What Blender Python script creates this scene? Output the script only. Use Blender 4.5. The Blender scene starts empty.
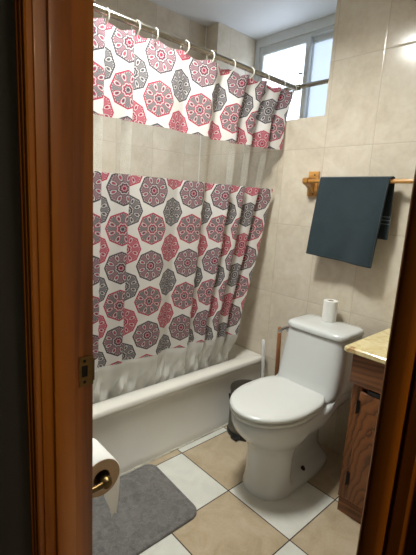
import bpy, bmesh, math, random
from mathutils import Vector, Matrix
random.seed(7)
PI = math.pi
scene = bpy.context.scene
C = scene.collection

# ------------------------------------------------------------------ camera
cd = bpy.data.cameras.new('camera')
cam = bpy.data.objects.new('camera', cd); C.objects.link(cam)
FPX, PITCH, ROLL, YAW, CAMH = 391.18, 0.1912, 0.0592, 0.8240, 1.2451
fw = Vector((math.cos(PITCH)*math.cos(YAW), math.cos(PITCH)*math.sin(YAW), -math.sin(PITCH)))
r0 = Vector((math.sin(YAW), -math.cos(YAW), 0)); u0 = r0.cross(fw)
rt = math.cos(ROLL)*r0 + math.sin(ROLL)*u0; up = rt.cross(fw)
cam.matrix_world = Matrix(((rt.x, up.x, -fw.x, 0), (rt.y, up.y, -fw.y, 0), (rt.z, up.z, -fw.z, CAMH), (0, 0, 0, 1)))
cd.sensor_fit = 'AUTO'; cd.sensor_width = 36.0; cd.lens = 36.0*FPX/555.0
cd.clip_start = 0.01; cd.clip_end = 100
scene.camera = cam

# ------------------------------------------------------------------ daylight and exposure
w = bpy.data.worlds.new('world'); scene.world = w; w.use_nodes = True
bg = w.node_tree.nodes['Background']
bg.inputs['Color'].default_value = (0.74, 0.87, 1.0, 1); bg.inputs['Strength'].default_value = 5.0
LAMP_POS = (0.88, 1.08); LAMP_STRENGTH = 156.0; LAMP_COLOR = (0.97, 1.0, 0.98); HALL_FILL_STRENGTH = 165.0
vs = scene.view_settings
vs.view_transform = 'Standard'; vs.look = 'None'; vs.gamma = 1.0; vs.use_curve_mapping = False
vs.exposure = 0.0

# ------------------------------------------------------------------ place dimensions (metres)
XW = 1.78      # tiled wall behind the toilet
XD = 0.323     # room face of the door wall
XH = 0.228     # hall face of the door wall
YB = 2.075     # tiled wall behind the tub
YV = -0.30     # wall at the vanity end
ZC = 2.328     # ceiling
WY0, WY1, WZ0, XWIN = 1.147, 1.963, 1.696, 2.20

# ------------------------------------------------------------------ helpers
class MB:
    def __init__(s): s.bm = bmesh.new()
    def _merge(s, b):
        me = bpy.data.meshes.new('t'); b.to_mesh(me); b.free(); s.bm.from_mesh(me); bpy.data.meshes.remove(me)
    def box(s, a, b, bev=0.0, seg=2, rot=None):
        t = bmesh.new(); bmesh.ops.create_cube(t, size=1)
        a = Vector(a); b = Vector(b)
        for v in t.verts:
            v.co = Vector(((a.x+b.x)/2+v.co.x*(b.x-a.x), (a.y+b.y)/2+v.co.y*(b.y-a.y), (a.z+b.z)/2+v.co.z*(b.z-a.z)))
        if bev > 0: bmesh.ops.bevel(t, geom=t.edges[:], offset=bev, segments=seg, profile=0.5, affect='EDGES')
        if rot is not None:
            c = (a+b)/2; bmesh.ops.rotate(t, verts=t.verts, cent=c, matrix=rot)
        bmesh.ops.recalc_face_normals(t, faces=t.faces)
        s._merge(t); return s
    def loft(s, rings, cap0=True, cap1=True, closed=True):
        t = bmesh.new(); R = [[t.verts.new(p) for p in r] for r in rings]
        n = len(rings[0])
        for i in range(len(R)-1):
            for j in range(n if closed else n-1):
                k = (j+1) % n
                t.faces.new((R[i][j], R[i][k], R[i+1][k], R[i+1][j]))
        if cap0: t.faces.new(list(reversed(R[0])))
        if cap1: t.faces.new(R[-1])
        if closed: bmesh.ops.recalc_face_normals(t, faces=t.faces)
        s._merge(t); return s
    def lathe(s, prof, c=(0, 0, 0), axis='z', n=32):
        rings = []
        for r, h in prof:
            ring = []
            for j in range(n):
                a = 2*PI*j/n; p, q = r*math.cos(a), r*math.sin(a)
                if axis == 'z': v = (p, q, h)
                elif axis == 'y': v = (p, h, q)
                else: v = (h, p, q)
                ring.append((c[0]+v[0], c[1]+v[1], c[2]+v[2]))
            rings.append(ring)
        return s.loft(rings)
    def ringlathe(s, prof, c=(0, 0, 0), axis='z', n=32):
        """closed profile -> annulus solid"""
        return s.lathe_closed(prof, c, axis, n)
    def lathe_closed(s, prof, c, axis, n):
        t = bmesh.new(); G = []
        for r, h in prof:
            row = []
            for j in range(n):
                a = 2*PI*j/n; p, q = r*math.cos(a), r*math.sin(a)
                v = (p, q, h) if axis == 'z' else ((p, h, q) if axis == 'y' else (h, p, q))
                row.append(t.verts.new((c[0]+v[0], c[1]+v[1], c[2]+v[2])))
            G.append(row)
        m = len(prof)
        for i in range(m):
            for j in range(n):
                k = (j+1) % n; l = (i+1) % m
                t.faces.new((G[i][j], G[i][k], G[l][k], G[l][j]))
        bmesh.ops.recalc_face_normals(t, faces=t.faces); s._merge(t); return s
    def tube(s, pts, r, n=12):
        pts = [Vector(p) for p in pts]; rad = r if isinstance(r, (list, tuple)) else [r]*len(pts)
        rings = []; prev = None
        for i, p in enumerate(pts):
            d = (pts[min(i+1, len(pts)-1)]-pts[max(i-1, 0)]).normalized()
            if prev is None: a = d.orthogonal().normalized()
            else: a = (prev - d*prev.dot(d)).normalized()
            prev = a; b = d.cross(a)
            rings.append([p + (a*math.cos(2*PI*j/n) + b*math.sin(2*PI*j/n))*rad[i] for j in range(n)])
        return s.loft(rings)
    def torus(s, c, R, r, axis='x', n=24, m=8):
        prof = [(R+r*math.cos(2*PI*k/m), r*math.sin(2*PI*k/m)) for k in range(m)]
        return s.lathe_closed(prof, c, axis, n)

ORG = {}
def finish(name, bm, mat, parent=None, origin=None, smooth=True, ang=40, uv=None):
    base = ORG[parent.name] if parent is not None else Vector(origin if origin is not None else (0, 0, 0))
    for v in bm.verts: v.co -= base
    me = bpy.data.meshes.new(name); bm.to_mesh(me); bm.free()
    o = bpy.data.objects.new(name, me); C.objects.link(o)
    if mat: me.materials.append(mat)
    if parent is not None: o.parent = parent
    else: o.location = base
    ORG[o.name] = base
    if smooth:
        for p in me.polygons: p.use_smooth = True
        me.set_sharp_from_angle(angle=math.radians(ang))
    return o
def part(name, mb, mat, parent, label=None, **k):
    o = finish(name, mb.bm, mat, parent, **k)
    if label: o['label'] = label
    return o
def tag(o, label=None, cat=None, group=None, kind=None):
    if label: o['label'] = label
    if cat: o['category'] = cat
    if group: o['group'] = group
    if kind: o['kind'] = kind
    return o
def thing(name, loc, label, cat, group=None):
    o = bpy.data.objects.new(name, None); C.objects.link(o); o.location = loc; o.empty_display_size = 0.05
    ORG[o.name] = Vector(loc)
    return tag(o, label, cat, group)
def solo(name, mb, mat, origin, label, cat, group=None, **k):
    return tag(finish(name, mb.bm, mat, None, origin, **k), label, cat, group)
def struct(name, mb, mat, parent=None, **k):
    k.setdefault('smooth', False)
    o = finish(name, mb.bm, mat, parent, **k)
    if parent is None: o['kind'] = 'structure'
    return o
def sstep(a, b, x):
    t = max(0, min(1, (x-a)/(b-a))); return t*t*(3-2*t)

# ------------------------------------------------------------------ node helpers
class N:
    def __init__(s, name):
        s.m = bpy.data.materials.new(name); s.m.use_nodes = True; s.t = s.m.node_tree
        s.b = s.t.nodes['Principled BSDF']; s.out = s.t.nodes['Material Output']
    def n(s, ty, **k):
        x = s.t.nodes.new(ty)
        for a, b in k.items(): setattr(x, a, b)
        return x
    def link(s, a, b): s.t.links.new(a, b)
    def put(s, sock, v):
        if hasattr(v, 'is_output'): s.t.links.new(v, sock)
        else: sock.default_value = v
    def ma(s, op, a, b=0.0, c=0.0):
        x = s.n('ShaderNodeMath', operation=op)
        s.put(x.inputs[0], a); s.put(x.inputs[1], b); s.put(x.inputs[2], c)
        return x.outputs[0]
    def mix(s, f, a, b):
        x = s.n('ShaderNodeMix', data_type='RGBA')
        s.put(x.inputs[0], f)
        s.put(x.inputs[6], a if hasattr(a, 'is_output') else (*a, 1)); s.put(x.inputs[7], b if hasattr(b, 'is_output') else (*b, 1))
        return x.outputs[2]
    def noise(s, vec, scale, detail=3, rough=0.5, dist=0.0):
        x = s.n('ShaderNodeTexNoise'); s.put(x.inputs['Vector'], vec)
        x.inputs['Scale'].default_value = scale; x.inputs['Detail'].default_value = detail
        x.inputs['Roughness'].default_value = rough; x.inputs['Distortion'].default_value = dist
        return x.outputs['Fac']
    def ramp(s, f, stops):
        x = s.n('ShaderNodeValToRGB'); e = x.color_ramp.elements
        while len(e) < len(stops): e.new(0.5)
        for q, (p, c) in zip(e, stops): q.position = p; q.color = (*c, 1)
        s.put(x.inputs[0], f); return x.outputs[0]
    def obj(s): return s.n('ShaderNodeTexCoord').outputs['Object']
    def pos(s): return s.n('ShaderNodeNewGeometry').outputs['Position']
    def sep(s, v):
        x = s.n('ShaderNodeSeparateXYZ'); s.put(x.inputs[0], v); return x.outputs
    def comb(s, a, b, c):
        x = s.n('ShaderNodeCombineXYZ')
        for i, v in enumerate((a, b, c)): s.put(x.inputs[i], v)
        return x.outputs[0]
    def scale(s, v, k):
        x = s.n('ShaderNodeMapping'); s.put(x.inputs[0], v); x.inputs['Scale'].default_value = k; return x.outputs[0]
    def bump(s, h, strength=0.2, dist=0.01):
        x = s.n('ShaderNodeBump'); s.put(x.inputs['Height'], h); x.inputs['Strength'].default_value = strength
        x.inputs['Distance'].default_value = dist; s.link(x.outputs[0], s.b.inputs['Normal']); return x
    def set(s, color=None, rough=None, metal=None, spec=None, coat=None):
        if color is not None: s.put(s.b.inputs['Base Color'], color if hasattr(color, 'is_output') else (*color, 1))
        if rough is not None: s.put(s.b.inputs['Roughness'], rough)
        if metal is not None: s.b.inputs['Metallic'].default_value = metal
        if spec is not None: s.b.inputs['Specular IOR Level'].default_value = spec
        if coat is not None: s.b.inputs['Coat Weight'].default_value = coat; s.b.inputs['Coat Roughness'].default_value = 0.1
        return s
def srgb(r, g, b):
    f = lambda c: (c/255/12.92) if c/255 <= 0.04045 else ((c/255+0.055)/1.055)**2.4
    return (f(r), f(g), f(b))

def plain(name, col, rough=0.5, metal=0.0, var=0.06, nscale=30, bump=0.0, coat=None, spec=None):
    m = N(name); v = m.obj()
    f = m.noise(v, nscale, 3)
    a = tuple(c*(1-var) for c in col); b = tuple(min(1, c*(1+var)) for c in col)
    m.set(m.ramp(f, [(0.3, a), (0.7, b)]), rough, metal, spec, coat)
    if bump: m.bump(f, bump, 0.002)
    return m.m

def wood(name, c0, c1, c2, k=(30, 30, 1.6), rough=0.4, ring=6.0, dist=2.0, coat=0.3):
    m = N(name); v = m.scale(m.obj(), k)
    f = m.noise(v, 1.0, 4, 0.6, dist)
    w_ = m.n('ShaderNodeTexWave', wave_type='BANDS', bands_direction='DIAGONAL'); m.put(w_.inputs['Vector'], v)
    w_.inputs['Scale'].default_value = ring*0.05; w_.inputs['Distortion'].default_value = 6; w_.inputs['Detail'].default_value = 2
    w_.inputs['Detail Scale'].default_value = 0.8
    g = m.ma('ADD', m.ma('MULTIPLY', f, 0.6), m.ma('MULTIPLY', w_.outputs['Fac'], 0.4))
    m.set(m.ramp(g, [(0.25, c0), (0.5, c1), (0.75, c2)]), rough, 0, 0.4, coat)
    m.bump(g, 0.08, 0.002)
    return m.m

def oak_rings(name):
    m = N(name); P = m.sep(m.pos())
    f = m.noise(m.pos(), 7, 3, 0.5, 0.6); fine = m.noise(m.scale(m.pos(), (90, 90, 5)), 1.0, 3)
    y = m.ma('MULTIPLY', m.ma('SUBTRACT', P[1], 0.535), 1.0); z = m.ma('MULTIPLY', m.ma('SUBTRACT', P[2], 0.02), 0.20)
    r = m.ma('ADD', m.ma('SQRT', m.ma('ADD', m.ma('MULTIPLY', y, y), m.ma('MULTIPLY', z, z))), m.ma('MULTIPLY', f, 0.055))
    g = m.ma('FRACT', m.ma('MULTIPLY', r, 62))
    k = m.ma('ADD', m.ma('MULTIPLY', g, 0.72), m.ma('MULTIPLY', fine, 0.28))
    m.set(m.ramp(k, [(0.12, srgb(70, 40, 20)), (0.34, srgb(110, 66, 33)), (0.6, srgb(126, 77, 39)), (0.86, srgb(114, 69, 35)), (0.95, srgb(80, 48, 25))]), 0.45, 0, 0.35, 0.05)
    return m.m
# ------------------------------------------------------------------ materials of the shell
def wall_tile():
    m = N('cream_wall_tile'); g = m.n('ShaderNodeNewGeometry')
    P = m.sep(g.outputs['Position']); Nn = m.sep(g.outputs['Normal'])
    side = m.ma('GREATER_THAN', m.ma('ABSOLUTE', Nn[1]), 0.5); flat = m.ma('GREATER_THAN', m.ma('ABSOLUTE', Nn[2]), 0.5)
    W, H, V0, Z0 = 0.246, 0.3947, 0.8815, 1.1468
    hy = m.ma('DIVIDE', m.ma('SUBTRACT', P[1], V0), W); hx = m.ma('DIVIDE', m.ma('SUBTRACT', P[0], XW-W*0.55), W)
    h = m.ma('ADD', m.ma('MULTIPLY', hx, side), m.ma('MULTIPLY', hy, m.ma('SUBTRACT', 1, side)))
    vz = m.ma('DIVIDE', m.ma('SUBTRACT', P[2], Z0), H); vx = m.ma('ADD', m.ma('DIVIDE', P[0], H), 0.3)
    v = m.ma('ADD', m.ma('MULTIPLY', vx, flat), m.ma('MULTIPLY', vz, m.ma('SUBTRACT', 1, flat)))
    def edge(a, size):
        f = m.ma('FRACT', a); d = m.ma('MINIMUM', f, m.ma('SUBTRACT', 1, f)); return m.ma('MULTIPLY', d, size)
    e = m.ma('MINIMUM', edge(h, W), edge(v, H))
    grout = m.ma('LESS_THAN', e, 0.0013)
    wn = m.n('ShaderNodeTexWhiteNoise'); m.put(wn.inputs['Vector'], m.comb(m.ma('FLOOR', h), m.ma('FLOOR', v), side))
    off = m.n('ShaderNodeVectorMath', operation='MULTIPLY_ADD')
    m.put(off.inputs[0], wn.outputs['Color']); off.inputs[1].default_value = (7, 7, 7); m.put(off.inputs[2], g.outputs['Position'])
    f1 = m.noise(off.outputs[0], 5.5, 5, 0.6, 1.2); f2 = m.noise(off.outputs[0], 38, 3, 0.6, 0.4)
    f = m.ma('ADD', m.ma('MULTIPLY', f1, 0.75), m.ma('MULTIPLY', f2, 0.25))
    col = m.ramp(f, [(0.32, srgb(196, 183, 161)), (0.5, srgb(210, 198, 177)), (0.68, srgb(220, 210, 192))])
    tone = m.ma('ADD', 0.97, m.ma('MULTIPLY', wn.outputs['Value'], 0.06))
    mul = m.n('ShaderNodeMix', data_type='RGBA', blend_type='MULTIPLY'); mul.inputs[0].default_value = 1
    m.put(mul.inputs[6], col); m.put(mul.inputs[7], m.comb(tone, tone, tone))
    m.set(m.mix(grout, mul.outputs[2], srgb(186, 170, 150)), m.ma('ADD', 0.16, m.ma('MULTIPLY', grout, 0.5)), 0, 0.5)
    # pillowed tile edge and a hair of tilt from tile to tile
    hgt = m.ma('MINIMUM', m.ma('DIVIDE', e, 0.006), 1.0)
    bp = m.bump(m.ma('ADD', hgt, m.ma('MULTIPLY', f2, 0.05)), 0.35, 0.0015)
    tl = m.n('ShaderNodeVectorMath', operation='MULTIPLY_ADD')
    sb = m.n('ShaderNodeVectorMath', operation='SUBTRACT'); m.put(sb.inputs[0], wn.outputs['Color']); sb.inputs[1].default_value = (.5, .5, .5)
    m.put(tl.inputs[0], sb.outputs[0]); tl.inputs[1].default_value = (0.035, 0.035, 0.035); m.put(tl.inputs[2], g.outputs['Normal'])
    nm = m.n('ShaderNodeVectorMath', operation='NORMALIZE'); m.put(nm.inputs[0], tl.outputs[0])
    m.put(bp.inputs['Normal'], nm.outputs[0])
    return m.m

def floor_tile():
    m = N('checker_floor_tile'); P = m.sep(m.pos()); T, X0, Y0 = 0.33, 1.1382, 1.0156
    a = m.ma('DIVIDE', m.ma('SUBTRACT', P[0], X0), T); b = m.ma('DIVIDE', m.ma('SUBTRACT', P[1], Y0), T)
    def edge(a):
        f = m.ma('FRACT', a); return m.ma('MULTIPLY', m.ma('MINIMUM', f, m.ma('SUBTRACT', 1, f)), T)
    e = m.ma('MINIMUM', edge(a), edge(b)); grout = m.ma('LESS_THAN', e, 0.0022)
    par = m.ma('FLOORED_MODULO', m.ma('ADD', m.ma('FLOOR', a), m.ma('FLOOR', b)), 2)   # 0: beige, 1: white
    f = m.noise(m.pos(), 9, 5, 0.62, 0.8); f2 = m.noise(m.pos(), 120, 2)
    ff = m.ma('ADD', m.ma('MULTIPLY', f, 0.8), m.ma('MULTIPLY', f2, 0.2))
    beige = m.ramp(ff, [(0.3, srgb(168, 148, 118)), (0.5, srgb(184, 165, 136)), (0.7, srgb(196, 179, 153))])
    white = m.ramp(ff, [(0.3, srgb(206, 204, 192)), (0.7, srgb(224, 222, 211))])
    m.set(m.mix(grout, m.mix(par, beige, white), srgb(46, 36, 32)), m.ma('ADD', 0.3, m.ma('MULTIPLY', grout, 0.5)), 0, 0.4)
    m.bump(m.ma('MINIMUM', m.ma('DIVIDE', e, 0.005), 1), 0.3, 0.0015)
    return m.m

M = {}
M['tile'] = wall_tile(); M['floor'] = floor_tile()
M['ceiling'] = plain('white_ceiling_paint', srgb(224, 226, 227), 0.6, var=0.02, nscale=4)
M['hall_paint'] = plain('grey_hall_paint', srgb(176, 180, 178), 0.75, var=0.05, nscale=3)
M['hall_low_bounce'] = plain('low_bounce_hall_paint', srgb(70, 66, 60), 0.8, var=0.05, nscale=3)  # unseen hall walls darkened to cut lamp light bouncing onto the casing
M['hall_floor'] = plain('hall_floor', srgb(90, 70, 52), 0.5, var=0.15, nscale=8)
M['door_wood'] = wood('varnished_pine', srgb(112, 58, 6), srgb(146, 82, 10), srgb(166, 100, 18), (22, 22, 1.2), 0.42, 5, coat=0.06)
M['oak'] = oak_rings('oak_cathedral_grain')
M['oak_h'] = wood('oak_veneer_across', srgb(86, 50, 25), srgb(114, 69, 36), srgb(126, 79, 43), (10, 5.0, 60), 0.45, 10, 0.8, 0.05)
M['light_wood'] = wood('honey_wood', srgb(156, 104, 42), srgb(186, 132, 62), srgb(205, 154, 84), (40, 6, 40), 0.38, 5)
M['stick_wood'] = wood('plunger_wood', srgb(126, 78, 44), srgb(160, 106, 66), srgb(178, 124, 82), (60, 60, 4), 0.5, 5, coat=0.05)
M['porcelain'] = plain('white_porcelain', srgb(212, 213, 209), 0.1, var=0.012, nscale=5, coat=0.4)
M['seat'] = plain('white_seat_plastic', srgb(214, 214, 207), 0.22, var=0.012, nscale=6)
M['tub'] = plain('white_tub_enamel', srgb(224, 219, 208), 0.17, var=0.02, nscale=5, coat=0.3)
M['chrome'] = plain('chrome', srgb(205, 205, 205), 0.14, 1.0, var=0.02)
M['rod'] = plain('brushed_steel_rod', srgb(170, 164, 152), 0.25, 1.0, var=0.04)
M['brass'] = plain('aged_brass', srgb(98, 78, 48), 0.36, 1.0, var=0.15, nscale=60)
M['strike'] = plain('tarnished_brass_plate', srgb(112, 84, 46), 0.4, 0.8, var=0.15, nscale=90)
M['black'] = plain('black_plastic', srgb(26, 26, 27), 0.35, var=0.1)
M['shade_and_screw'] = plain('painted_shade_and_screw', srgb(24, 15, 9), 0.9, var=0.2)  # near-black painting in the shade of hole and gap, also colours the screws
M['iron'] = plain('black_iron_hinge', srgb(30, 25, 22), 0.45, 0.6, var=0.2)
M['steel'] = plain('brushed_bin_steel', srgb(112, 108, 101), 0.32, 0.9, var=0.05)
M['white_plastic'] = plain('white_plastic', srgb(232, 230, 224), 0.3, var=0.02)
M['ring_plastic'] = plain('ivory_plastic_ring', srgb(228, 224, 210), 0.3, var=0.03)
M['frame'] = plain('white_window_paint', srgb(214, 218, 218), 0.4, var=0.02, nscale=6)
M['paper'] = plain('white_tissue', srgb(232, 230, 222), 0.9, var=0.02, nscale=90, bump=0.15)
M['card'] = plain('cardboard_core', srgb(150, 116, 82), 0.9, var=0.06)
M['paper_end_shade'] = plain('shaded_tissue_end', srgb(205, 176, 142), 0.95, var=0.05, nscale=140, bump=0.2)  # kraft tan with the shadow-side tone put into the colour
M['rubber'] = plain('dark_rubber', srgb(70, 36, 28), 0.6, var=0.1)
M['grime'] = plain('stained_caulk', srgb(184, 176, 160), 0.7, var=0.25, nscale=22)

def terry(name, col, fs=260, big=7, amt=0.22):
    m = N(name); v = m.obj(); f = m.noise(v, fs, 2, 0.7); g = m.noise(v, big, 4, 0.6, 1.0)
    k = m.ma('ADD', m.ma('MULTIPLY', f, 0.45), m.ma('MULTIPLY', g, 0.55))
    m.set(m.ramp(k, [(0.3, tuple(c*(1-amt) for c in col)), (0.7, tuple(c*(1+amt) for c in col))]), 0.95, 0, 0.1)
    m.b.inputs['Sheen Weight'].default_value = 0.25
    m.bump(f, 0.5, 0.003); return m.m
M['towel'] = terry('teal_grey_terry', srgb(46, 57, 61))
M['towel_band'] = terry('towel_dobby_band', srgb(120, 132, 140))
M['mat'] = terry('grey_plush', srgb(112, 109, 105), 240, 34, 0.5)

def marble():
    m = N('cream_onyx_counter'); v = m.obj()
    f = m.noise(v, 9, 6, 0.65, 2.2)
    m.set(m.ramp(f, [(0.33, srgb(172, 128, 78)), (0.40, srgb(216, 192, 136)), (0.55, srgb(232, 216, 164)), (0.8, srgb(238, 226, 182))]), 0.16, 0, 0.5, 0.3)
    return m.m
M['marble'] = marble()

def clear_vinyl(name, milk, tint=(0.97, 0.97, 0.95)):
    m = N(name); t = m.t
    tr = m.n('ShaderNodeBsdfTransparent'); tr.inputs[0].default_value = (*tint, 1)
    m.set(srgb(232, 231, 224), 0.16, 0, 0.5)
    f = m.noise(m.scale(m.obj(), (26, 26, 2.5)), 1.0, 3)
    m.bump(f, 0.25, 0.004)
    mx = m.n('ShaderNodeMixShader'); fac = m.ma('ADD', milk-0.05, m.ma('MULTIPLY', f, 0.12))
    m.put(mx.inputs[0], fac); m.link(tr.outputs[0], mx.inputs[1]); m.link(m.b.outputs[0], mx.inputs[2])
    m.link(mx.outputs[0], m.out.inputs[0]); return m.m
M['vinyl'] = clear_vinyl('clear_vinyl', 0.13, (0.99, 0.985, 0.97))
M['hem_vinyl'] = clear_vinyl('milky_vinyl_hem', 0.58)

def tissue():
    m = N('thin_tissue'); m.set(srgb(232, 230, 222), 0.9, 0, 0.1)
    tl = m.n('ShaderNodeBsdfTranslucent'); tl.inputs[0].default_value = (*srgb(232, 226, 214), 1)
    mx = m.n('ShaderNodeMixShader'); mx.inputs[0].default_value = 0.55
    m.link(m.b.outputs[0], mx.inputs[1]); m.link(tl.outputs[0], mx.inputs[2]); m.link(mx.outputs[0], m.out.inputs[0]); return m.m
M['tissue'] = tissue()
def glass(name, frost, col):
    m = N(name); t = m.t
    tr = m.n('ShaderNodeBsdfTransparent'); tr.inputs[0].default_value = (*col, 1)
    tl = m.n('ShaderNodeBsdfTranslucent'); tl.inputs[0].default_value = (*col, 1)
    gl = m.n('ShaderNodeBsdfGlossy'); gl.inputs['Roughness'].default_value = 0.08
    f = m.noise(m.obj(), 6, 3)
    mx = m.n('ShaderNodeMixShader'); m.put(mx.inputs[0], m.ma('ADD', frost-0.1, m.ma('MULTIPLY', f, 0.2)))
    m.link(tr.outputs[0], mx.inputs[1]); m.link(tl.outputs[0], mx.inputs[2])
    m2 = m.n('ShaderNodeMixShader'); m2.inputs[0].default_value = 0.06
    m.link(mx.outputs[0], m2.inputs[1]); m.link(gl.outputs[0], m2.inputs[2]); m.link(m2.outputs[0], m.out.inputs[0])
    return m.m
M['glass'] = glass('window_glass', 0.25, (0.97, 0.96, 0.98))
M['frost'] = glass('frosted_glass', 0.8, (0.50, 0.51, 0.53))

def curtain_print():
    """white cloth printed with staggered eight-sided medallions; UV is in metres along / up the cloth"""
    m = N('medallion_print'); uvn = m.n('ShaderNodeUVMap'); uvn.uv_map = 'UVMap'; U = m.sep(uvn.outputs[0])
    PW, PH = 0.232, 0.165
    u = m.ma('DIVIDE', U[0], PW); v = m.ma('DIVIDE', U[1], PH)
    ink = []
    def lattice(du, dv, R):
        a = m.ma('ADD', u, du); b = m.ma('ADD', v, dv)
        ra = m.ma('FLOOR', m.ma('ADD', a, 0.5)); rb = m.ma('FLOOR', m.ma('ADD', b, 0.5))
        x = m.ma('MULTIPLY', m.ma('SUBTRACT', a, ra), PW); y = m.ma('MULTIPLY', m.ma('SUBTRACT', b, rb), PH)
        r = m.ma('SQRT', m.ma('ADD', m.ma('MULTIPLY', x, x), m.ma('MULTIPLY', y, y)))
        th = m.ma('ARCTAN2', x, y)
        q = m.ma('SUBTRACT', m.ma('FLOORED_MODULO', th, PI/4), PI/8)
        ro = m.ma('DIVIDE', m.ma('MULTIPLY', r, m.ma('COSINE', q)), R*math.cos(PI/8))
        odd = m.ma('FLOORED_MODULO', rb, 2)
        return r, th, q, ro, odd
    dark = srgb(84, 80, 84); grey = srgb(116, 112, 114); red = srgb(188, 70, 90); deep = srgb(158, 44, 72); pale = srgb(214, 206, 202)
    def medal(L, even, oddc, R):
        r, th, q, ro, odd = L
        bord = m.mix(odd, even[0], oddc[0]); base = m.mix(odd, even[1], oddc[1]); cen = m.mix(odd, even[2], oddc[2]); dot = m.mix(odd, even[3], oddc[3])
        rn = m.ma('DIVIDE', r, R)
        # fine lace ground, then eight long tear-drop petals with dark outlines
        fine = m.ma('MULTIPLY', m.ma('SINE', m.ma('MULTIPLY', th, 48)), m.ma('SINE', m.ma('MULTIPLY', rn, 46)))
        c = m.mix(m.ma('MULTIPLY', m.ma('GREATER_THAN', fine, 0.25), 0.36), base, pale)
        px = m.ma('SUBTRACT', rn, 0.62); py = m.ma('MULTIPLY', rn, m.ma('SINE', q))
        wdt = m.ma('SUBTRACT', 1.75, m.ma('MULTIPLY', px, 3.0))
        d = m.ma('SQRT', m.ma('ADD', m.ma('MULTIPLY', px, px), m.ma('MULTIPLY', m.ma('MULTIPLY', py, py), m.ma('MULTIPLY', wdt, wdt))))
        c = m.mix(m.ma('LESS_THAN', d, 0.245), c, bord)
        c = m.mix(m.ma('LESS_THAN', d, 0.195), c, pale)
        c = m.mix(m.ma('LESS_THAN', d, 0.125), c, base)
        c = m.mix(m.ma('LESS_THAN', d, 0.075), c, dot)
        lace = m.ma('GREATER_THAN', m.ma('MULTIPLY', m.ma('SINE', m.ma('MULTIPLY', th, 40)), m.ma('GREATER_THAN', ro, 0.86)), 0.6)
        c = m.mix(lace, c, pale)
        rim = m.ma('GREATER_THAN', ro, 0.915); c = m.mix(rim, c, bord)
        rr = m.ma('ADD', rn, m.ma('MULTIPLY', m.ma('COSINE', m.ma('MULTIPLY', th, 8)), 0.025))
        c = m.mix(m.ma('LESS_THAN', rr, 0.36), c, bord)
        c = m.mix(m.ma('LESS_THAN', m.ma('ABSOLUTE', m.ma('SUBTRACT', rr, 0.30)), 0.028), c, pale)
        c = m.mix(m.ma('LESS_THAN', rr, 0.20), c, cen)
        c = m.mix(m.ma('LESS_THAN', m.ma('ABSOLUTE', m.ma('SUBTRACT', rr, 0.13)), 0.02), c, pale)
        return c, m.ma('LESS_THAN', ro, 1.0)
    RA, RB = 0.0715, 0.0665
    ca, ma_ = medal(lattice(0, 0, RA), (dark, srgb(144, 102, 112), deep, red), (red, grey, dark, deep), RA)
    cb, mb_ = medal(lattice(0.5, 0.54, RB), (dark, grey, dark, dark), (red, srgb(192, 88, 106), deep, deep), RB)
    white = srgb(238, 234, 228)
    col = m.mix(mb_, white, cb); col = m.mix(ma_, col, ca)
    wv = m.noise(m.scale(uvn.outputs[0], (420, 420, 1)), 1.0, 1)
    m.set(col, 0.55, 0, 0.25); m.bump(wv, 0.12, 0.001)
    tl = m.n('ShaderNodeBsdfTranslucent'); m.put(tl.inputs[0], col)
    mx = m.n('ShaderNodeMixShader'); mx.inputs[0].default_value = 0.34
    m.link(m.b.outputs[0], mx.inputs[1]); m.link(tl.outputs[0], mx.inputs[2]); m.link(mx.outputs[0], m.out.inputs[0])
    return m.m
M['print'] = curtain_print()

def lamp_mat(name, col, strength):
    m = N(name); e = m.n('ShaderNodeEmission'); e.inputs[0].default_value = (*col, 1); e.inputs[1].default_value = strength
    m.link(e.outputs[0], m.out.inputs[0]); return m.m
M['lamp'] = lamp_mat('lamp_diffuser', LAMP_COLOR, LAMP_STRENGTH); M['hall_fill'] = lamp_mat('hall_fill_glow', (1.0, .82, .58), HALL_FILL_STRENGTH)  # the hall emitter is an added fill

# ================================================================== THE SETTING
struct('floor', MB().box((XD, YV, -0.1), (XW, YB, 0)), M['floor'])
struct('ceiling', MB().box((XD-0.1, YV-0.12, ZC), (XWIN+0.12, YB+0.12, ZC+0.1)), M['ceiling'])
b = MB()
b.box((XW, YV-0.12, -0.1), (XWIN, WY0, ZC))              # right of the window
b.box((XW, WY0, -0.1), (XWIN, WY1, WZ0))                 # below the window
b.box((XW, WY1, -0.1), (XWIN, YB+0.12, ZC))              # left of the window
struct('wall_back', b, M['tile'])
struct('wall_left', MB().box((XD-0.1, YB, -0.1), (XW, YB+0.12, ZC)), M['tile'])
struct('wall_right', MB().box((XD, YV-0.12, -0.1), (XW, YV, ZC)), M['tile'])
JR, JL = 0.083, 0.66        # clear doorway
b = MB()
b.box((XH, JL+0.018, -0.1), (XD, YB, ZC)); b.box((XH, -1.3, -0.1), (XD, JR-0.018, ZC))
b.box((XH, JR-0.018, 2.02), (XD, JL+0.018, ZC))
struct('wall_front', b, M['hall_paint'])
# the hall the photograph was taken from
struct('floor_hall', MB().box((-1.3, -1.2, -0.1), (XD, 1.7, 0)), M['hall_floor'])
struct('ceiling_hall', MB().box((-1.3, -1.2, ZC), (XD-0.1, 1.7, ZC+0.1)), M['hall_low_bounce'])
struct('wall_hall_rear', MB().box((-1.4, -1.3, -0.1), (-1.3, 1.8, ZC+0.1)), M['hall_low_bounce'])
struct('wall_hall_left', MB().box((-1.3, 1.7, -0.1), (XH, 1.8, ZC+0.1)), M['hall_low_bounce'])
struct('wall_hall_right', MB().box((-1.3, -1.3, -0.1), (XH, -1.2, ZC+0.1)), M['hall_low_bounce'])

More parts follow.
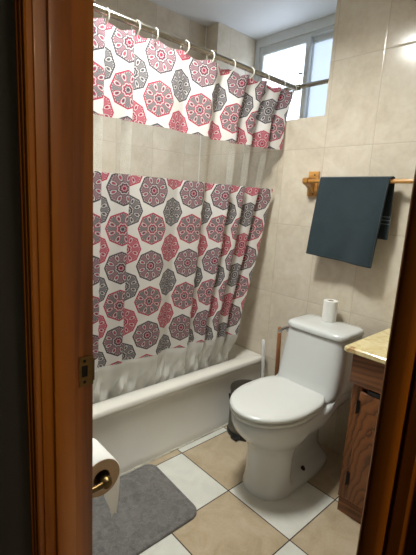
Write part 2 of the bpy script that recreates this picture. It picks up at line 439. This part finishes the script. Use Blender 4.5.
# door frame
dr = thing('door_1', (XH, JL, 0), None, None); dr['kind'] = 'structure'
dr['label'] = 'varnished brown wooden door frame in the foreground'
def casing(y_in, sgn, width):
    """stepped casing moulding on the hall face; outline in plan extruded up"""
    prof = [(0.0, 0.000), (0.009, 0.0), (0.012, 0.002), (0.012, 0.008), (0.0085, 0.011), (0.0085, 0.016), (0.012, 0.019), (0.012, 0.026), (0.009, 0.029),
            (0.009, 0.033), (0.0125, 0.036), (0.0125, width-0.003), (0.010, width), (0.0, width)]
    r = [(XH-d, y_in+sgn*t) for d, t in prof]
    return MB().loft([[(x, y, 0.0) for x, y in r], [(x, y, 2.06) for x, y in r]])
part('jamb', MB().box((XH-0.001, JL, 0), (XD+0.001, JL+0.018, 2.03), 0.002), M['door_wood'], dr)
part('stop', MB().box((0.246, JL-0.010, 0), (0.284, JL, 2.03), 0.003), M['door_wood'], dr)
part('casing', casing(JL+0.005, 1, 0.044), M['door_wood'], dr, ang=20)
part('jamb', MB().box((XH-0.015, JR-0.0145, 0), (XD, JR, 2.03), 0.004, 3), M['door_wood'], dr)
part('casing', casing(JR-0.015, -1, 0.055), M['door_wood'], dr, ang=20)
part('head_jamb', MB().box((XH, JR, 2.012), (XD, JL, 2.03), 0.002), M['door_wood'], dr)
sp = MB(); x0, x1, z0, z1 = 0.2955, 0.3235, 0.886, 0.946
hx0, hx1, hz0, hz1 = 0.300, 0.312, 0.905, 0.928
for a, c in (((x0, z0), (x1, hz0)), ((x0, hz1), (x1, z1)), ((x0, hz0), (hx0, hz1)), ((hx1, hz0), (x1, hz1))):
    sp.box((a[0], JL-0.0018, a[1]), (c[0], JL+0.0005, c[1]))
sp.box((0.321, JL-0.0018, 0.893), (0.3265, JL+0.004, 0.938), 0.0008)
st = part('strike_plate', sp, M['strike'], dr, 'tarnished brass strike plate with a latch hole')
part('latch_hole_shade', MB().box((hx0, JL-0.0006, hz0), (hx1, JL+0.0004, hz1)), M['shade_and_screw'], st)  # dark plug painted as the shade inside the latch opening
for z in (0.895, 0.937):
    part('screw', MB().lathe([(0.0001, -0.0026), (0.0030, -0.0024), (0.0034, -0.0015), (0.0034, 0)], (0.306, JL, z), 'y', 12), M['shade_and_screw'], st)

# window
wn = thing('window_1', (XWIN-0.02, (WY0+WY1)/2, WZ0), None, None); wn['kind'] = 'structure'
f = MB(); X0, X1 = XWIN-0.07, XWIN
f.box((X0, WY0, WZ0+.035), (X1, WY0+0.035, ZC-0.055)); f.box((X0, WY1-0.035, WZ0+.035), (X1, WY1, ZC-0.055))
f.box((X0, WY0, ZC-0.055), (X1, WY1, ZC)); f.box((X0, WY0, WZ0), (X1, WY1, WZ0+0.035))
f.box((X0+0.012, WY0+.035, ZC-0.075), (X1, WY1-.035, ZC-0.055))
part('window_frame', f, M['frame'], wn, smooth=False)
def sash(y0, y1, xa, xb, mat, t=0.032):
    s = MB(); za, zb = WZ0+0.035, ZC-0.075
    s.box((xa, y0, za), (xb, y0+t, zb), 0.003); s.box((xa, y1-t, za), (xb, y1, zb), 0.003)
    s.box((xa, y0+t, zb-t), (xb, y1-t, zb), 0.003); s.box((xa, y0+t, za), (xb, y1-t, za+t), 0.003)
    o = part('sash', s, M['frame'], wn)
    part('pane', MB().box(((xa+xb)/2-0.002, y0+t, za+t), ((xa+xb)/2+0.002, y1-t, zb-t)), mat, o, smooth=False)
    return o
YM = 1.56
s1 = sash(YM-0.03, WY1-0.035, XWIN-0.062, XWIN-0.036, M['glass'])
s2 = sash(WY0+0.035, YM+0.0, XWIN-0.034, XWIN-0.008, M['frost'])
part('latch', MB().box((XWIN-0.074, YM+0.002, 2.046), (XWIN-0.062, YM+0.030, 2.054), 0.002), M['black'], s1, 'small dark latch')

# ================================================================== BATHTUB
LIP, ZR = 1.383, 0.353
b = MB()
xa, xb, ya, yb = XD+0.003, XW-0.003, LIP, YB-0.003
def rect(x0, x1, y0, y1, z, r, n=6):
    pts = []
    for cx, cy, a0 in ((x1-r, y1-r, 0), (x0+r, y1-r, PI/2), (x0+r, y0+r, PI), (x1-r, y0+r, 1.5*PI)):
        for k in range(n+1):
            a = a0+PI/2*k/n; pts.append((cx+r*math.cos(a), cy+r*math.sin(a), z))
    return pts
rings = [rect(xa, xb, LIP+0.009, yb, 0.0, 0.004), rect(xa, xb, LIP+0.010, yb, 0.042, 0.004), rect(xa, xb, LIP+0.0145, yb, 0.049, 0.004),
         rect(xa, xb, LIP+0.0135, yb, 0.300, 0.004), rect(xa, xb, LIP+0.009, yb, 0.318, 0.004), rect(xa, xb, LIP+0.001, yb, 0.325, 0.004),
         rect(xa, xb, LIP, yb, 0.332, 0.004), rect(xa, xb, LIP+0.003, yb, ZR-0.006, 0.006), rect(xa, xb, LIP+0.010, yb, ZR, 0.01)]
rings += [rect(xa+0.07, xb-0.10, LIP+0.078, yb-0.05, ZR, 0.08), rect(xa+0.078, xb-0.108, LIP+0.085, yb-0.058, ZR-0.006, 0.08),
          rect(xa+0.09, xb-0.12, LIP+0.092, yb-0.066, ZR-0.03, 0.08), rect(xa+0.16, xb-0.17, LIP+0.125, yb-0.09, 0.12, 0.09),
          rect(xa+0.22, xb-0.22, LIP+0.16, yb-0.12, 0.07, 0.09)]
b.loft(rings)
solo('bathtub', b, M['tub'], ((xa+xb)/2, (ya+yb)/2, 0), 'white enamel bathtub with a plain apron behind the patterned curtain', 'bathtub', ang=50)
b = MB()
for i in range(26):
    x = 0.42+i*0.052; h = random.uniform(0.003, 0.008)
    b.box((x, LIP-0.002, 0), (x+0.052, LIP+0.009, h), 0.0015)
o = struct('trim_1', b, M['grime'])

struct('trim_2', MB().box((XW-.005, YB-.005, .36), (XW, YB, ZC)), M['white_plastic'])

# ================================================================== SHOWER ROD AND CURTAIN
ZROD, YROD, XBAR = 1.888, 1.42, 1.90
rod = thing('shower_rod', ((XD+XBAR)/2, YROD, ZROD), 'brushed steel shower curtain rod carrying the white rings', 'curtain rod')
part('rod_tube', MB().lathe([(0.0125, XD+0.004), (0.0125, XBAR)], (0, YROD, ZROD), 'x', 24), M['rod'], rod)
part('end_flange', MB().lathe([(0.028, XD), (0.028, XD+0.006), (0.016, XD+0.012), (0.013, XD+0.012)], (0, YROD, ZROD), 'x', 24), M['rod'], rod)
part('cross_bar', MB().lathe([(0.0115, WY0), (0.0115, WY1)], (XBAR, 0, ZROD+0.006), 'y', 24), M['rod'], rod, 'short steel bar across the window recess')
part('clamp', MB().lathe([(0.015, -0.022), (0.0165, -0.018), (0.0165, 0.018), (0.015, 0.022)], (XBAR-0.002, YROD, ZROD+0.003), 'y', 20), M['rod'], rod)

# plan of the folded cloth: x along the tub, d = depth of the fold
CP = [(.37, 0), (.42, -.014), (.47, .012), (.54, -.014), (.60, .012), (.65, .000), (.70, -.014), (.728, -.018), (.736, -.011), (.722, -.002), (.706, .006), (.712, .013), (.74, .011), (.79, .002), (.825, -.013), (.846, -.017), (.858, -.012), (.846, -.003),
      (.832, .004), (.824, .009), (.830, .014), (.862, .013), (.915, .009), (.985, -.006), (1.040, -.017), (1.058, -.013), (1.093, .002), (1.125, .016), (1.145, .015), (1.20, -.001), (1.25, -.016), (1.268, -.013), (1.293, .008), (1.315, .028), (1.335, .028),
      (1.375, .004), (1.415, -.018), (1.432, -.019), (1.440, -.008), (1.428, .008), (1.424, .022), (1.440, .029), (1.460, .022), (1.50, -.002), (1.53, -.019), (1.546, -.018), (1.548, -.004), (1.534, .010), (1.538, .022), (1.558, .020), (1.59, .004), (1.62, -.014),
      (1.645, -.018), (1.652, -.004), (1.640, .010), (1.648, .020), (1.675, .008), (1.705, -.012), (1.74, -.026)]
def catmull(P, sub=7):
    out = []
    for i in range(len(P)-1):
        p0 = Vector(P[max(i-1, 0)]); p1 = Vector(P[i]); p2 = Vector(P[i+1]); p3 = Vector(P[min(i+2, len(P)-1)])
        for k in range(sub):
            t = k/sub
            out.append(0.5*((2*p1)+(-p0+p2)*t+(2*p0-5*p1+4*p2-p3)*t*t+(-p0+3*p1-3*p2+p3)*t**3))
    out.append(Vector(P[-1])); return out
PL = catmull(CP); SL = [0.0]
for i in range(1, len(PL)): SL.append(SL[-1]+(PL[i]-PL[i-1]).length)
S_REF = min(range(len(PL)), key=lambda i: abs(PL[i].x-.985)+(9 if PL[i].x < .9 else 0)); S_REF = SL[S_REF]
ZTOP = 1.862
RINGX = [.742, .866, .955, 1.106, 1.25, 1.388, 1.512, 1.63, 1.765, 1.860]
XE = [(1.90, 1.862), (1.70, 1.775), (1.62, 1.755), (1.36, 1.748), (.99, 1.690), (.65, 1.610), (.44, 1.590), (.2, 1.585)]
def xend(z):
    for (za, va), (zb, vb) in zip(XE, XE[1:]):
        if z >= zb: return va+(vb-va)*max(0, (za-z))/(za-zb)
    return XE[-1][1]
def cpoint(i, z):
    p = PL[i]; x = p.x+(xend(z)-1.74)*sstep(1.05, 1.74, p.x)
    amp = 0.75+0.25*sstep(1.9, 1.5, z)
    d = p.y*amp + 0.006*math.sin(p.x*23+z*2.1)*sstep(1.8, 1.3, z)
    y = YROD+0.058*(ZTOP-z)/1.5+d
    if z < 0.50:
        k = sstep(0.50, 0.37, z); wob = 0.010*math.sin(p.x*42+z*26+2*math.sin(p.x*9))+0.007*math.sin(p.x*90-z*48)+0.004*math.sin(p.x*170+z*20)
        y = y*(1-k)+k*(1.497+0.4*d+wob*0.9)
        if z < 0.36: y += (0.36-z)*0.26
    y -= 0.035*sstep(1.5, 1.74, p.x)*math.exp(-((z-1.58)/0.22)**2)
    return x, y
def ztopat(x):      # the hem sags between the rings
    best = min(abs(x-q) for q in RINGX); return ZTOP-0.016*min(1, best/0.06)**1.3
cur = thing('shower_curtain', (1.08, YROD+0.03, 0.30), 'shower curtain printed with red and grey medallions, with a clear vinyl window band', 'shower curtain')
def band(name, zhi, zlo, nz, mat, voff, top=False, label=None):
    bm = bmesh.new(); uvl = bm.loops.layers.uv.new('UVMap'); G = []; UV = {}
    for k in range(nz+1):
        row = []
        for i in range(len(PL)):
            z = zhi+(zlo-zhi)*k/nz
            if top:
                x, _ = cpoint(i, zhi); z = z-(ZTOP-ztopat(x))*(1-k/nz)
            x, y = cpoint(i, z)
            v = bm.verts.new((x, y, z)); UV[v] = (SL[i]-S_REF, z-voff); row.append(v)
        G.append(row)
    for k in range(nz):
        for i in range(len(PL)-1):
            fc = bm.faces.new((G[k][i], G[k+1][i], G[k+1][i+1], G[k][i+1]))
            for lp in fc.loops: lp[uvl].uv = UV[lp.vert]
    o = finish(name, bm, mat, cur, ang=180)
    if label: o['label'] = label
    return o
band('valance', ZTOP, 1.540, 14, M['print'], 1.812, True)
band('clear_band', 1.540, 1.334, 8, M['vinyl'], 0, label='clear see-through vinyl band')
band('printed_panel', 1.334, 0.508, 34, M['print'], 1.278)
band('vinyl_hem', 0.508, 0.235, 22, M['hem_vinyl'], 0, label='milky plain vinyl hem tucked into the tub')
ORD = ['first', 'second', 'third', 'fourth', 'fifth', 'sixth', 'seventh', 'eighth', 'ninth', 'last']
proto = None
for k, x in enumerate(RINGX):
    if proto is None:
        b = MB().torus((x, YROD, ZROD-0.014), 0.0255, 0.0023, 'x', 28, 8)
        c = proto = solo('curtain_ring', b, M['ring_plastic'], (x, YROD, ZROD-0.014), 'x', 'curtain ring', 'curtain rings on the shower rod')
    else:
        c = proto.copy(); C.objects.link(c); c.location = (x, YROD, ZROD-0.014)
        c.rotation_euler = (0, 0, 0.16*math.sin(k*2.3))
    c['label'] = ('ivory plastic ring on the shower rod, nearest the door frame' if k == 0 else
                  'ivory plastic ring on the shower rod, last one before the window bar' if k == len(RINGX)-1 else
                  ORD[k]+' ivory plastic ring along the shower rod, counted from the door frame')

# ================================================================== TOILET
TY = 0.94
def oring(x0, xm, x1, hw, z, pf=2.0, pb=3.0, n=0, waist=0.0, wz=0.0, zlift=None):
    half = []
    for j in range(19):
        a = PI/2*j/18; half.append((xm-(xm-x0)*math.cos(a)**(2/pf), hw*math.sin(a)**(2/pf)))
    for j in range(1, 33):
        t = math.sin(PI/2*j/32)*.35+(j/32)*.65
        half.append((xm+(x1-xm)*t, hw*max(0.0, 1-t**pb)**(1/pb)))
    half = [(x, y*(1-waist*sstep(1.338, 1.372, x)+waist*.0)) for x, y in half]
    pts = [(x, TY+y) for x, y in half]+[(x, TY-y) for x, y in reversed(half[1:-1])]
    return [(x, y, z+(zlift*sstep(1.46, 1.60, x) if zlift else 0)) for x, y in pts]
toi = thing('toilet', (1.46, TY, 0), 'white one-piece toilet with its lid closed against the tiled wall', 'toilet')
XA = 1.695
rg = [oring(1.203, 1.34, XA, .111, 0.0, 2.3, 5), oring(1.200, 1.34, XA+.003, .113, 0.012, 2.3, 5), oring(1.204, 1.34, XA, .111, 0.030, 2.3, 5),
      oring(1.208, 1.34, XA-.003, .108, 0.042, 2.3, 5, waist=.10), oring(1.209, 1.34, XA-.008, .106, 0.060, 2.3, 5, waist=.42), oring(1.210, 1.34, XA-.015, .104, 0.085, 2.3, 4, waist=.50),
      oring(1.210, 1.34, XA-.02, .104, 0.14, 2.3, 4, waist=.50), oring(1.206, 1.34, XA-.02, .107, 0.195, 2.3, 4, waist=.48), oring(1.195, 1.34, XA-.01, .117, 0.232, 2.25, 4, waist=.42),
      oring(1.170, 1.34, XA, .135, 0.258, 2.2, 4, waist=.30, zlift=.03), oring(1.142, 1.34, 1.72, .151, 0.285, 2.15, 5, waist=.10, zlift=.05), oring(1.120, 1.34, 1.74, .160, 0.310, 2.1, 6, zlift=.05),
      oring(1.107, 1.34, 1.75, .1655, 0.338, 2.1, 7, zlift=.045), oring(1.102, 1.34, 1.752, .168, 0.365, 2.1, 7, zlift=.045), oring(1.106, 1.34, 1.752, .166, 0.382, 2.1, 7, zlift=.045),
      oring(1.120, 1.34, 1.748, .155, 0.387, 2.1, 7, zlift=.045), oring(1.20, 1.34, 1.70, .09, 0.387, 2.1, 6, zlift=.045)]
b = MB().loft(rg)
part('bowl', b, M['porcelain'], toi, ang=60)
def tring(x0, x1, hw, z, r=0.045, bow=0.008, n=72):
    pts = []; hw -= .018
    cx, hx = (x0+x1)/2, (x1-x0)/2
    for j in range(n):
        a = 2*PI*j/n+0.0001; c, s_ = math.cos(a), math.sin(a); p = 6.5
        x = cx+hx*math.copysign(abs(c)**(2/p), c); y = hw*math.copysign(abs(s_)**(2/p), s_)
        if c < 0: x -= bow*(1-(y/hw)**2)
        pts.append((x, TY-0.008+y, z))
    return pts
rg = [tring(1.545, 1.755, .150, .395), tring(1.475, 1.756, .166, .402), tring(1.488, 1.757, .176, .416), tring(1.500, 1.757, .180, .436), tring(1.508, 1.757, .181, .47), tring(1.522, 1.757, .178, .55),
      tring(1.535, 1.757, .173, .62), tring(1.543, 1.757, .170, .672), tring(1.56, 1.75, .16, .674)]
part('tank', MB().loft(rg), M['porcelain'], toi, ang=60)
rg = [tring(1.545, 1.75, .166, .675), tring(1.536, 1.757, .1735, .677), tring(1.534, 1.758, .1755, .682), tring(1.535, 1.758, .175, .694), tring(1.540, 1.755, .171, .702), tring(1.555, 1.745, .160, .7055), tring(1.60, 1.71, .10, .7065)]
part('tank_lid', MB().loft(rg), M['porcelain'], toi, ang=60)
def sring(x0, x1, hw, z): return oring(x0, 1.325, x1, hw, z, 2.08, 2.9)
part('seat', MB().loft([sring(1.100, 1.530, .160, .388), sring(1.094, 1.535, .166, .390), sring(1.091, 1.537, .168, .396), sring(1.093, 1.536, .1665, .402), sring(1.104, 1.530, .158, .405)]), M['seat'], toi, ang=60)
part('seat_lid', MB().loft([sring(1.102, 1.532, .157, .409), sring(1.090, 1.540, .1665, .411), sring(1.087, 1.542, .169, .418), sring(1.089, 1.541, .1675, .425), sring(1.099, 1.535, .160, .430), sring(1.14, 1.50, .132, .4325), sring(1.24, 1.43, .06, .434)]), M['seat'], toi, ang=60)
for sy in (-1, 1): part('seat_hinge', MB().box((1.530, TY+sy*0.075-0.022, .408), (1.562, TY+sy*0.075+0.022, .436), .008, 3), M['seat'], toi)
hn = MB().lathe([(0.001, .014), (.013, .012), (.015, .006), (.015, -.006)], (1.575, TY+.148, .648), 'y', 18)
hn.tube([(1.575, TY+.158, .648), (1.570, TY+.168, .648), (1.552, TY+.172, .643), (1.528, TY+.170, .634)], [.008, .008, .0075, .0085], 10)
part('flush_handle', hn, M['chrome'], toi, 'chrome flush lever')
for sy in (-1, 1):
    part('bolt_cap', MB().lathe([(.011, .0), (.011, .012), (.007, .02), (.001, .021)], (1.47, TY+sy*0.080, .040), 'z', 16), M['iron'], toi, 'dark floor bolt')

# ================================================================== ROLL ON THE TANK
RX, RY, RZ = 1.703, 0.950, 0.7067
tr = thing('toilet_roll', (RX, RY, RZ), 'slim white toilet roll standing upright on the toilet tank lid', 'toilet roll')
part('paper', MB().lathe_closed([(.0165, 0), (.0325, 0), (.034, .0015), (.034, .1005), (.0325, .102), (.0165, .102)], (RX, RY, RZ), 'z', 36), M['paper'], tr)
part('core', MB().lathe_closed([(.0150, .001), (.0165, .001), (.0165, .0995), (.0150, .0995)], (RX, RY, RZ), 'z', 28), M['card'], tr, 'brown cardboard core')

# ================================================================== PLUNGER, BRUSH, BIN
pl = thing('plunger', (1.700, 1.215, 0), 'plunger with a bare wooden handle beside the toilet tank', 'plunger')
part('handle', MB().tube([(1.700, 1.213, .075), (1.690, 1.217, .34), (1.6835, 1.2215, .594), (1.6833, 1.2218, .600)], [.0115, .0115, .0115, .009], 16), M['stick_wood'], pl)
part('cup', MB().lathe([(.044, 0), (.049, .004), (.047, .03), (.036, .056), (.018, .068), (.016, .082), (.013, .084)], (1.700, 1.215, 0), 'z', 28), M['rubber'], pl)
br = thing('toilet_brush', (1.712, 1.318, 0), 'white toilet brush in its holder between the tub end and the plunger', 'toilet brush')
part('holder', MB().lathe([(.030, 0), (.034, .003), (.036, .09), (.033, .10), (.012, .104)], (1.712, 1.318, 0), 'z', 24), M['white_plastic'], br)
part('handle', MB().tube([(1.712, 1.318, .10), (1.711, 1.330, .28), (1.7105, 1.342, .44), (1.710, 1.347, .476), (1.710, 1.348, .484)], [.009, .0085, .010, .0115, .006], 14), M['white_plastic'], br)
BX, BY, BR = 1.537, 1.284, 0.095
bn = thing('waste_bin', (BX, BY, 0), 'small round steel pedal bin squeezed between tub and toilet bowl', 'waste bin')
part('body', MB().lathe([(BR-.004, .02), (BR, .022), (BR, .245), (BR-.002, .25)], (BX, BY, 0), 'z', 36), M['steel'], bn)
part('base', MB().lathe([(BR+.004, 0), (BR+.006, .004), (BR+.006, .018), (BR+.001, .026)], (BX, BY, 0), 'z', 36), M['black'], bn, 'black plastic base ring')
part('lid', MB().lathe([(BR+.003, .250), (BR+.004, .256), (BR+.001, .264), (BR-.02, .273), (.03, .279), (.002, .280)], (BX, BY, 0), 'z', 36), M['steel'], bn)
ang0 = math.radians(200)
hp = []
for k in range(9):
    a = math.radians(150)+math.radians(60)*k/8; hp.append((BX+(BR+.010)*math.cos(a), BY+(BR+.010)*math.sin(a), .235-.055*math.sin(PI*k/8)))
part('carry_handle', MB().tube(hp, .005, 8), M['black'], bn, 'black carry handle')
part('pedal', MB().box((BX-BR-.022, BY-.045, .004), (BX-BR+.012, BY+.0, .020), .004), M['black'], bn, 'black foot pedal')

# ================================================================== TOWEL BAR AND TOWEL
XB, ZB = 1.712, 1.375
tb = thing('towel_bar', (XW, 0.8, ZB), 'honey-coloured wooden towel rail on the tiled wall', 'towel rail')
part('rail', MB().lathe([(.0095, .44), (.0095, 1.172)], (XB, 0, ZB), 'y', 20), M['light_wood'], tb)
for yc in (1.166, .45):
    bk = part('bracket', MB().box((XW-.014, yc-.030, ZB-.072), (XW, yc+.030, ZB+.052), .003), M['light_wood'], tb)
    a = MB()
    # curved arm: knob end wide, tapering down the plate
    pr = [(XW-.012, ZB+.018), (XB-.004, ZB+.017), (XB-.018, ZB+.010), (XB-.020, ZB-.004), (XB-.012, ZB-.015), (XB+.010, ZB-.020), (XB+.030, ZB-.034), (XW-.022, ZB-.052), (XW-.012, ZB-.058)]
    a.loft([[(x, yc-.013, z) for x, z in pr], [(x, yc+.013, z) for x, z in pr]])
    part('arm', a, M['light_wood'], bk, ang=50)
    for dz in (.034, -.060):
        part('screw', MB().lathe([(.0001, -.0165), (.0035, -.016), (.004, -.0145), (.004, -.012)], (XW, yc-.008, ZB+dz), 'x', 12), M['iron'], bk)
tw = thing('hand_towel', (XB, .91, ZB), 'dark teal-grey hand towel hung over the wooden rail', 'towel')
def towel_sheet(side, drop_l, drop_r, yl_top, yr_top, yl_bot, yr_bot, nz=26, ny=22):
    """one hanging side of the towel, with real thickness"""
    def P(u, v, off):
        z = ZB+.0125-(drop_l*(1-u)+drop_r*u)*v
        y = (yl_top+(yl_bot-yl_top)*v)*(1-u)+(yr_top+(yr_bot-yr_top)*v)*u
        rip = .013*math.sin(u*8+1)*v+.006*math.sin(u*14+v*3)*v
        lip = .0135
        dx = (.0128+.005*v)*side + rip*side*.6
        return (XB+dx+off*side, y, z)
    T = .0055; b = MB()
    t = bmesh.new(); A = [[t.verts.new(P(i/ny, k/nz, 0)) for i in range(ny+1)] for k in range(nz+1)]; B = [[t.verts.new(P(i/ny, k/nz, T)) for i in range(ny+1)] for k in range(nz+1)]
    for k in range(nz):
        for i in range(ny):
            t.faces.new((A[k][i], A[k][i+1], A[k+1][i+1], A[k+1][i])); t.faces.new((B[k][i], B[k+1][i], B[k+1][i+1], B[k][i+1]))
    for k in range(nz):
        t.faces.new((A[k][0], A[k+1][0], B[k+1][0], B[k][0])); t.faces.new((A[k][ny], B[k][ny], B[k+1][ny], A[k+1][ny]))
    for i in range(ny):
        t.faces.new((A[nz][i], A[nz][i+1], B[nz][i+1], B[nz][i])); t.faces.new((A[0][i], B[0][i], B[0][i+1], A[0][i+1]))
    bmesh.ops.recalc_face_normals(t, faces=t.faces); b._merge(t); return b, P
fb, FP = towel_sheet(-1, .368, .390, 1.078, .745, 1.106, .772)
part('front_side', fb, M['towel'], tw, ang=80)
bb, BP = towel_sheet(1, .25, .262, 1.072, .738, 1.090, .735)
bs = part('back_side', bb, M['towel'], tw, ang=80)
b = MB(); prf = []
for k in range(13):
    a = PI*k/12; prf.append((XB-.0195*math.cos(a), ZB+.0115+.0085*math.sin(a)))
inn = [(XB-.0115*math.cos(PI*k/12), ZB+.0105+.0015*math.sin(PI*k/12)) for k in range(12, -1, -1)]
poly = prf+inn
b.loft([[(x, 1.0775-.3385*i/20+0, z) for x, z in poly] for i in range(21)])
part('fold', b, M['towel'], tw, ang=80)
for q in (.62, .68, .74):
    b = MB(); b.tube([Vector(BP(u/12, q, .0058)) for u in range(13)], .0022, 6); b.tube([Vector(BP(u/12, q, -.0005)) for u in range(13)], .0022, 6)
    b.tube([Vector(BP(1.004, q, -.0005)), Vector(BP(1.004, q, .0058))], .0022, 6)
    part('stripe', b, M['towel_band'], bs, 'pale woven stripe')
hemb = MB()
hemb.tube([Vector(FP(u/12, .985, .0058)) for u in range(13)], .0028, 6); hemb.tube([Vector(FP(.992, v/12, .0056)) for v in range(1, 13)], .0022, 6)
part('hem', hemb, M['towel'], tw)

# ================================================================== VANITY
VX, VY0, VY1 = 1.42, -0.06, 0.655
va = thing('vanity_cabinet', ((VX+XW)/2, .3, 0), 'brown oak vanity cabinet standing beside the toilet', 'cabinet')
part('carcass', MB().box((VX+.018, VY0, .07), (XW-.002, VY1, .708), .002), M['oak'], va)
part('toe_kick', MB().box((VX+.006, VY0, 0), (XW-.01, VY1-.002, .07), .003), M['oak_h'], va)
ff = MB()
for y0, y1 in ((VY1-.042, VY1), (.275, .32), (VY0, VY0+.042)): ff.box((VX, y0, .07), (VX+.02, y1, .708), .002)
for y0, y1 in ((VY0+.042, .275), (.32, VY1-.042)):
    ff.box((VX, y0, .07), (VX+.02, y1, .105)); ff.box((VX, y0, .57), (VX+.02, y1, .60))
part('face_frame', ff, M['oak'], va)
part('drawer_front', MB().box((VX-.022, VY0+.0, .584), (VX-.001, VY1+.006, .707), .003), M['oak_h'], va)
def vdoor(y0, y1, hy):
    z0, z1 = .090, .562
    d = MB(); X0, X1 = VX-.019, VX-.001
    d.box((X0, y0, z0), (X1, y1, z1), .005, 3)
    o = part('door', d, M['oak'], va)
    for z in (.50, .185):
        h = MB().box((VX-.0235, hy-.005, z-.026), (VX-.018, hy+.004, z+.026), .0015)
        h.lathe([(.0035, z-.030), (.0035, z+.030)], (VX-.0225, hy+.004, 0), 'z', 10)
        part('hinge', h, M['iron'], o, 'black hinge')
    return o
d1 = vdoor(.322, VY1-.040, VY1-.042); d2 = vdoor(VY0+.040, .272, VY0+.042)
part('gap_shade', MB().box((VX-.0200, .50, .563), (VX-.002, .585, .578), .002), M['shade_and_screw'], d1, 'painted shade in the finger gap above the door')  # dark block stands in for the shade between drawer front and door
ct = MB()
cr = []
CT0, CTX, CTY = .7085, 1.376, .690
def crect(x0, x1, y0, y1, z): return [(x0, y0, z), (x1, y0, z), (x1, y1, z), (x0+.006, y1, z), (x0, y1-.006, z)]
ct.loft([crect(CTX+.004, XW-.001, VY0-.02, CTY-.004, CT0), crect(CTX, XW-.001, VY0-.022, CTY, CT0+.004), crect(CTX, XW-.001, VY0-.022, CTY, CT0+.018), crect(CTX+.004, XW-.001, VY0-.02, CTY-.004, CT0+.022)])
solo('countertop', ct, M['marble'], (1.58, .3, CT0), 'cream-yellow veined marble countertop on the oak vanity', 'countertop', ang=30)

# ================================================================== BATH MAT
def mat_ring(inset, z, r, n=10):
    x0, x1, y0, y1 = .368+inset, .958-inset, .990+inset, 1.372-inset
    pts = []
    for cx, cy, a0 in ((x1-r, y1-r, 0), (x0+r, y1-r, PI/2), (x0+r, y0+r, PI), (x1-r, y0+r, 1.5*PI)):
        for k in range(n+1):
            a = a0+PI/2*k/n; x = cx+r*math.cos(a); y = cy+r*math.sin(a)
            x += (y-1.0)*0.05
            pts.append((x, y, z))
    return pts
b = MB().loft([mat_ring(0, .0005, .05), mat_ring(0, .008, .05), mat_ring(.003, .013, .047), mat_ring(.012, .0145, .04), mat_ring(.016, .0125, .037), mat_ring(.020, .0145, .034), mat_ring(.030, .0165, .03)])
solo('bath_mat', b, M['mat'], (.66, 1.18, 0), 'grey plush bath mat on the floor along the tub', 'bath mat', ang=60)

# ================================================================== PAPER HOLDER BY THE DOOR
HX, HZ, HY0, HY1, HR = .376, .614, .722, .822, .047
ho = thing('toilet_paper_holder', (XD, HY0-.02, HZ), 'aged brass paper holder on the wall behind the door jamb', 'paper holder')
part('wall_plate', MB().lathe([(.024, .0), (.024, .004), (.018, .008), (.009, .010)], (XD, HY0-.022, HZ), 'x', 24), M['brass'], ho)
arm = [(XD+.006, HY0-.022, HZ), (XD+.025, HY0-.023, HZ), (HX-.012, HY0-.022, HZ), (HX-.002, HY0-.014, HZ), (HX, HY0+.004, HZ), (HX, HY1+.010, HZ)]
part('arm', MB().tube(arm, [.0075, .0065, .0075, .0095, .0105, .0105], 14), M['brass'], ho)
part('knob', MB().lathe([(.002, -.030), (.010, -.028), (.0145, -.020), (.0135, -.011), (.009, -.005), (.010, .002)], (HX+.001, HY0, HZ), 'y', 24), M['brass'], ho)
hr = thing('toilet_roll', (HX, (HY0+HY1)/2, HZ), 'toilet roll on the brass holder with a torn sheet hanging down', 'toilet roll')
part('paper', MB().lathe_closed([(.022, HY0), (.0455, HY0), (HR, HY0+.002), (HR, HY1-.002), (.0455, HY1), (.022, HY1)], (HX, 0, HZ), 'y', 48), M['paper'], hr)
part('roll_end', MB().lathe_closed([(.0205, HY0-.0006), (.0452, HY0-.0006), (.0452, HY0+.001), (.0205, HY0+.001)], (HX, 0, HZ), 'y', 48), M['paper_end_shade'], hr, 'end face of the roll, tan with its shadow tone painted in')
part('core', MB().lathe_closed([(.0195, HY0-.0002), (.0215, HY0-.0002), (.0215, HY1), (.0195, HY1)], (HX, 0, HZ), 'y', 32), M['card'], hr, 'brown cardboard core')
bm = bmesh.new(); G = []
for k in range(17):
    row = []
    for i in range(9):
        u = i/8; t = k/16
        bot = HZ-.035-.105*(1-abs(u-.28)**1.2*1.05)+.006*math.sin(u*19)
        z = HZ+(bot-HZ)*t
        row.append(bm.verts.new((HX+HR+.0008+.004*t*t+.002*math.sin(u*4)*t-0.012*t*t, HY0+.002+(HY1-HY0-.004)*u, z)))
    G.append(row)
for k in range(16):
    for i in range(8): bm.faces.new((G[k][i], G[k][i+1], G[k+1][i+1], G[k+1][i]))
o = finish('hanging_sheet', bm, M['tissue'], hr, ang=180); o['label'] = 'torn white sheet end'

# ================================================================== CEILING LAMP AND ADDED HALL FILL
lx, ly = LAMP_POS
la = thing('ceiling_lamp', (lx, ly, ZC), 'round white ceiling lamp with a deep added shading ring, above the middle of the bathroom', 'lamp')
part('base', MB().lathe_closed([(.150, ZC), (.165, ZC), (.165, ZC-.084), (.160, ZC-.088), (.150, ZC-.088)], (lx, ly, 0), 'z', 40), M['white_plastic'], la)  # ring made deep to block grazing light on the upper wall
part('diffuser', MB().lathe([(.149, ZC-.012), (.149, ZC-.024), (.002, ZC-.026)], (lx, ly, 0), 'z', 40), M['lamp'], la)
hl = thing('ceiling_lamp', (.0, -1.09, ZC), 'added round fill light on the hall ceiling, unseen, brightening the door jamb', 'lamp')  # unseen fill light added to brighten the door jamb
part('base', MB().lathe([(.10, ZC), (.10, ZC-.015), (.095, ZC-.02)], (.0, -1.09, 0), 'z', 32), M['white_plastic'], hl)
part('shade', MB().lathe([(.092, ZC-.0205), (.09, ZC-.04), (.06, ZC-.07), (.002, ZC-.08)], (.0, -1.09, 0), 'z', 32), M['hall_fill'], hl)
